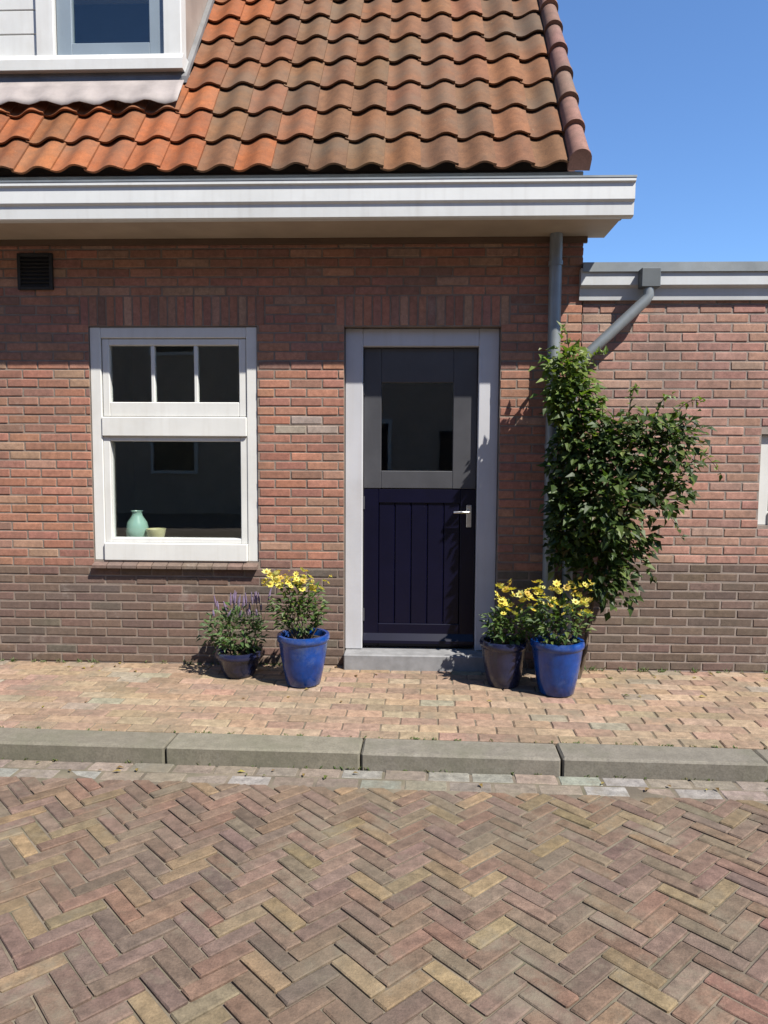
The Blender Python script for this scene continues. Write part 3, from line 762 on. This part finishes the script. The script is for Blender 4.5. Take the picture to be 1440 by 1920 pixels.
for P in tips:        # leaves along the stems so none is bare above the knee
    for p in P:
        if p.z < .35: continue
        for k in range(3): leaf(fol, p + rnd_dir() * .02, rnd_dir(), Vector((0, -.4, .9)), random.uniform(.03, .055), .03, pick(G_SHADE))
stuff(fol.build('foliage', M['leaf'], cl))

def pot_prof(R_, H, rim=.02):
    return [(0.0, 0), (R_ * .62, 0), (R_ * .68, .01), (R_ * .80, H * .3), (R_ * .92, H * .65), (R_ * .97, H - .05), (R_ * .985, H - .045), (R_ + .004, H - .04), (R_ + .008, H - .02), (R_ + .003, H), (R_ - .018, H), (R_ - .022, H - .012), (R_ - .024, H - .05), (0, H - .05)]
def potted(name, label, loc, R_, H, mat, group=None):
    t = thing(name, label, 'potted plant', loc, group)
    pm__ = MB().lathe(pot_prof(R_, H), (0, 0, 0), 48); ph = random.uniform(0, 6)
    pm__.v = [(x * (1 + .012 * math.sin(2 * math.atan2(y, x) + ph) + .006 * math.sin(z * 60 + ph)), y * (1 + .012 * math.sin(2 * math.atan2(y, x) + ph) + .006 * math.sin(z * 60 + ph)), z) for x, y, z in pm__.v]
    autosmooth(pm__.build('pot', mat, t), 50)
    s = MB().lathe([(0, H - .035), (R_ * .5, H - .03), (R_ - .026, H - .042)], (0, 0, 0), 24); autosmooth(s.build('soil', M['soil'], t))
    return t
YEL = [(3, (.62, .52, .07)), (2, (.55, .50, .10)), (1.5, (.66, .58, .16)), (1, (.45, .42, .08))]
GP = [(3, (0.053, 0.097, 0.022)), (2, (0.070, 0.114, 0.026)), (2, (0.035, 0.066, 0.018)), (1, (0.114, 0.150, 0.040))]
def bush(t, base_z, cen, rad, nleaf, pal, lean=(0, 0), nst=14, L0=.035, L1=.06):
    st = MB(); fo = MB(); ends = []
    for k in range(nst):
        d = rnd_dir(); e = Vector((cen[0] + d.x * rad[0] * .85, cen[1] + d.y * rad[1] * .85, cen[2] + d.z * rad[2] * .8))
        b0_ = Vector((random.uniform(-.05, .05), random.uniform(-.05, .05), base_z))
        mid = b0_.lerp(e, .5) + Vector((d.x, d.y, .3)) * .03
        st.tube([b0_, mid, e], [.004, .003, .0015], 5); ends.append(e)
        for q in range(8):
            p = mid.lerp(e, q / 7); leaf(fo, p, rnd_dir(.2), Vector((0, -.3, .9)), random.uniform(L0, L1), random.uniform(.018, .03), pick(pal))
    for k in range(nleaf):
        d = rnd_dir(); q = random.random() ** .45
        p = Vector((cen[0] + d.x * rad[0] * q, cen[1] + d.y * rad[1] * q, cen[2] + d.z * rad[2] * q))
        L = random.uniform(L0, L1)
        leaf(fo, p, Vector((d.x, d.y, d.z * .4 + .15)) + rnd_dir() * .5, Vector((random.uniform(-.3, .3), -.3, .9)), L, L * random.uniform(.4, .6), pick(pal))
    st.build('stem', M['bark'], t); stuff(fo.build('foliage', M['leaf'], t)); return ends
def flower_mesh(r_, yc):
    mb = MB(); 
    for k in range(7):
        a = 2 * math.pi * k / 7 + .2; d = Vector((math.cos(a), math.sin(a), .35)); s_ = Vector((-math.sin(a), math.cos(a), 0))
        mb.add([(0, 0, 0), d * r_ * .6 + s_ * r_ * .3, d * r_, d * r_ * .6 - s_ * r_ * .3], [(0, 3, 2, 1)], jit(yc, .1))
    mb.lathe([(0, .008), (r_ * .2, .006), (r_ * .24, 0)], (0, 0, .004), 8, (.42, .27, .03))
    return mb.mesh('flower', M['petal'])
fm = [flower_mesh(r_, yc) for r_, yc in ((.018, (.52, .48, .10)), (.022, (.56, .50, .10)), (.026, (.52, .50, .17)), (.030, (.58, .49, .09)), (.012, (.5, .5, .14)), (.024, (.42, .30, .06)))]
def flowers(t, pts):
    for p in pts:
        o = put('flower', random.choice(fm), t); o.location = p
        o.rotation_euler = (R(random.uniform(10, 55)), R(random.uniform(-25, 35)), random.uniform(0, 6)); s_ = random.uniform(.85, 1.3); o.scale = (s_,) * 3

GRP = 'pots of yellow flowers beside the door'
t = potted('potted_plant', 'glazed blue pot with yellow-flowered plant on the pavement left of the door', (-.70, -.40, 0), .165, .33, M['blue_glaze'], GRP)
bush(t, .29, (-.03, 0, .50), (.18, .15, .17), 300, GP)
flowers(t, [(random.uniform(-.27, .07), random.uniform(-.13, .1), .67 + random.uniform(-.05, .07)) for k in range(60)] + [(random.uniform(.05, .2), random.uniform(-.1, .1), random.uniform(.6, .7)) for k in range(6)])
t = potted('potted_plant', 'bright blue glazed pot with yellow flowers right of the door, below the climber', (.915, -.50, 0), .16, .34, M['blue_glaze'], GRP)
bush(t, .30, (0, 0, .46), (.20, .17, .15), 280, GP)
flowers(t, [(random.uniform(-.2, .2), random.uniform(-.19, .1), random.uniform(.53, .72)) for k in range(80)])
t = potted('potted_plant', 'dark pot with yellow flowers between the door and the bright blue pot', (.60, -.36, 0), .15, .30, M['dark_glaze'], GRP)
bush(t, .26, (.04, 0, .40), (.18, .14, .13), 240, GP)
flowers(t, [(random.uniform(-.06, .22), random.uniform(-.15, .1), .58 + random.uniform(-.1, .09)) for k in range(46)])
# lavender-like plant in the dark pot under the window
t = potted('potted_plant', 'low dark pot with bushy green and mauve plant below the window', (-1.16, -.24, 0), .15, .17, M['dark_glaze'])
bush(t, .13, (-.03, 0, .30), (.23, .15, .17), 360, [(3, (.07, .12, .035)), (2, (.10, .14, .06)), (2, (.05, .09, .03))], L0=.03, L1=.06)
for k in range(30):
    b0_ = Vector((random.uniform(-.14, .16), random.uniform(-.1, .08), .34)); e = b0_ + Vector((random.uniform(-.04, .07), random.uniform(-.06, .02), random.uniform(.12, .26)))
    f = MB().tube([b0_, b0_.lerp(e, .7)], .0018, 4, True, (.10, .14, .06)); f.tube([b0_.lerp(e, .66), b0_.lerp(e, .8), e], [.005, .008, .003], 6, True, jit((.22, .17, .27)))
    f.build('flower_spike', M['petal'], t)

# on the inner window sill
v = thing('vase', 'pale green ceramic vase inside the lower left corner of the window', 'vase', (-2.02, .24, .8355))
autosmooth(MB().lathe([(0, 0), (.05, 0), (.075, .04), (.083, .09), (.07, .15), (.04, .195), (.035, .22), (.044, .233), (.037, .233), (.029, .216), (.0, .17)], (0, 0, 0), 32).build('body', M['mint'], v), 60)
bw = thing('bowl', 'small cream bowl on the inner sill beside the pale green vase', 'bowl', (-1.87, .21, .8355))
autosmooth(MB().lathe([(0, 0), (.035, 0), (.038, .012), (.06, .05), (.072, .105), (.066, .105), (.052, .05), (0, .02)], (0, 0, 0), 28).build('body', M['cream'], bw), 60)

# ================================================================== weeds in the joints
wd = MB()
def tuft(x, y, z, n_, h):
    for k in range(n_):
        a = random.uniform(0, 6.28); d = Vector((math.cos(a) * .6, math.sin(a) * .6, random.uniform(.5, 1.3)))
        leaf(wd, Vector((x + random.uniform(-.015, .015), y + random.uniform(-.008, .008), z)), d, Vector((0, -.4, .9)), random.uniform(.4, 1) * h, random.uniform(.004, .010), pick([(2, (.07, .11, .03)), (1, (.11, .13, .045)), (1, (.15, .13, .06))]))
for k in range(95):
    x = random.uniform(-3.2, 3.0)
    if -.56 < x < .64: continue
    tuft(x, -.012, -.004, random.randint(3, 8), random.choice((.025, .04, .06)))
for k in range(70):
    x = random.uniform(-3, 3); tuft(x, .03 - 1.333 - .02 * x, -.006, random.randint(2, 6), .022)
for k in range(60):
    x = random.uniform(-3, 3); tuft(x, .03 - 1.537 - .02 * x, RZ - .006, random.randint(3, 7), .03)
o = stuff(wd.build('weeds', M['leaf'])); o['label'] = 'small green weeds growing in the paving joints and along the wall foot'; o['category'] = 'weeds'

# ================================================================== fallen leaves and petals
fl = MB()
for k in range(70):
    q = random.random()
    x = random.uniform(-2.8, 2.6)
    y, z = ((random.uniform(-.25, -.03), .003) if q < .45 else (random.uniform(-.95, -.5), .003) if q < .6 else (-1.60 - .02 * x + random.uniform(-.05, .03), RZ + .006))
    L = random.uniform(.02, .045); a = random.uniform(0, 6.28)
    leaf(fl, Vector((x, y, z)), Vector((math.cos(a), math.sin(a), .12)), Vector((0, 0, 1)), L, L * .55, pick([(2, (.16, .10, .04)), (2, (.22, .16, .05)), (1, (.3, .25, .06)), (1, (.09, .10, .03))]))
o = stuff(fl.build('fallen_leaves', M['leaf'])); o['label'] = 'few dry brown and yellow leaves scattered along the wall foot and kerb'; o['category'] = 'leaves'
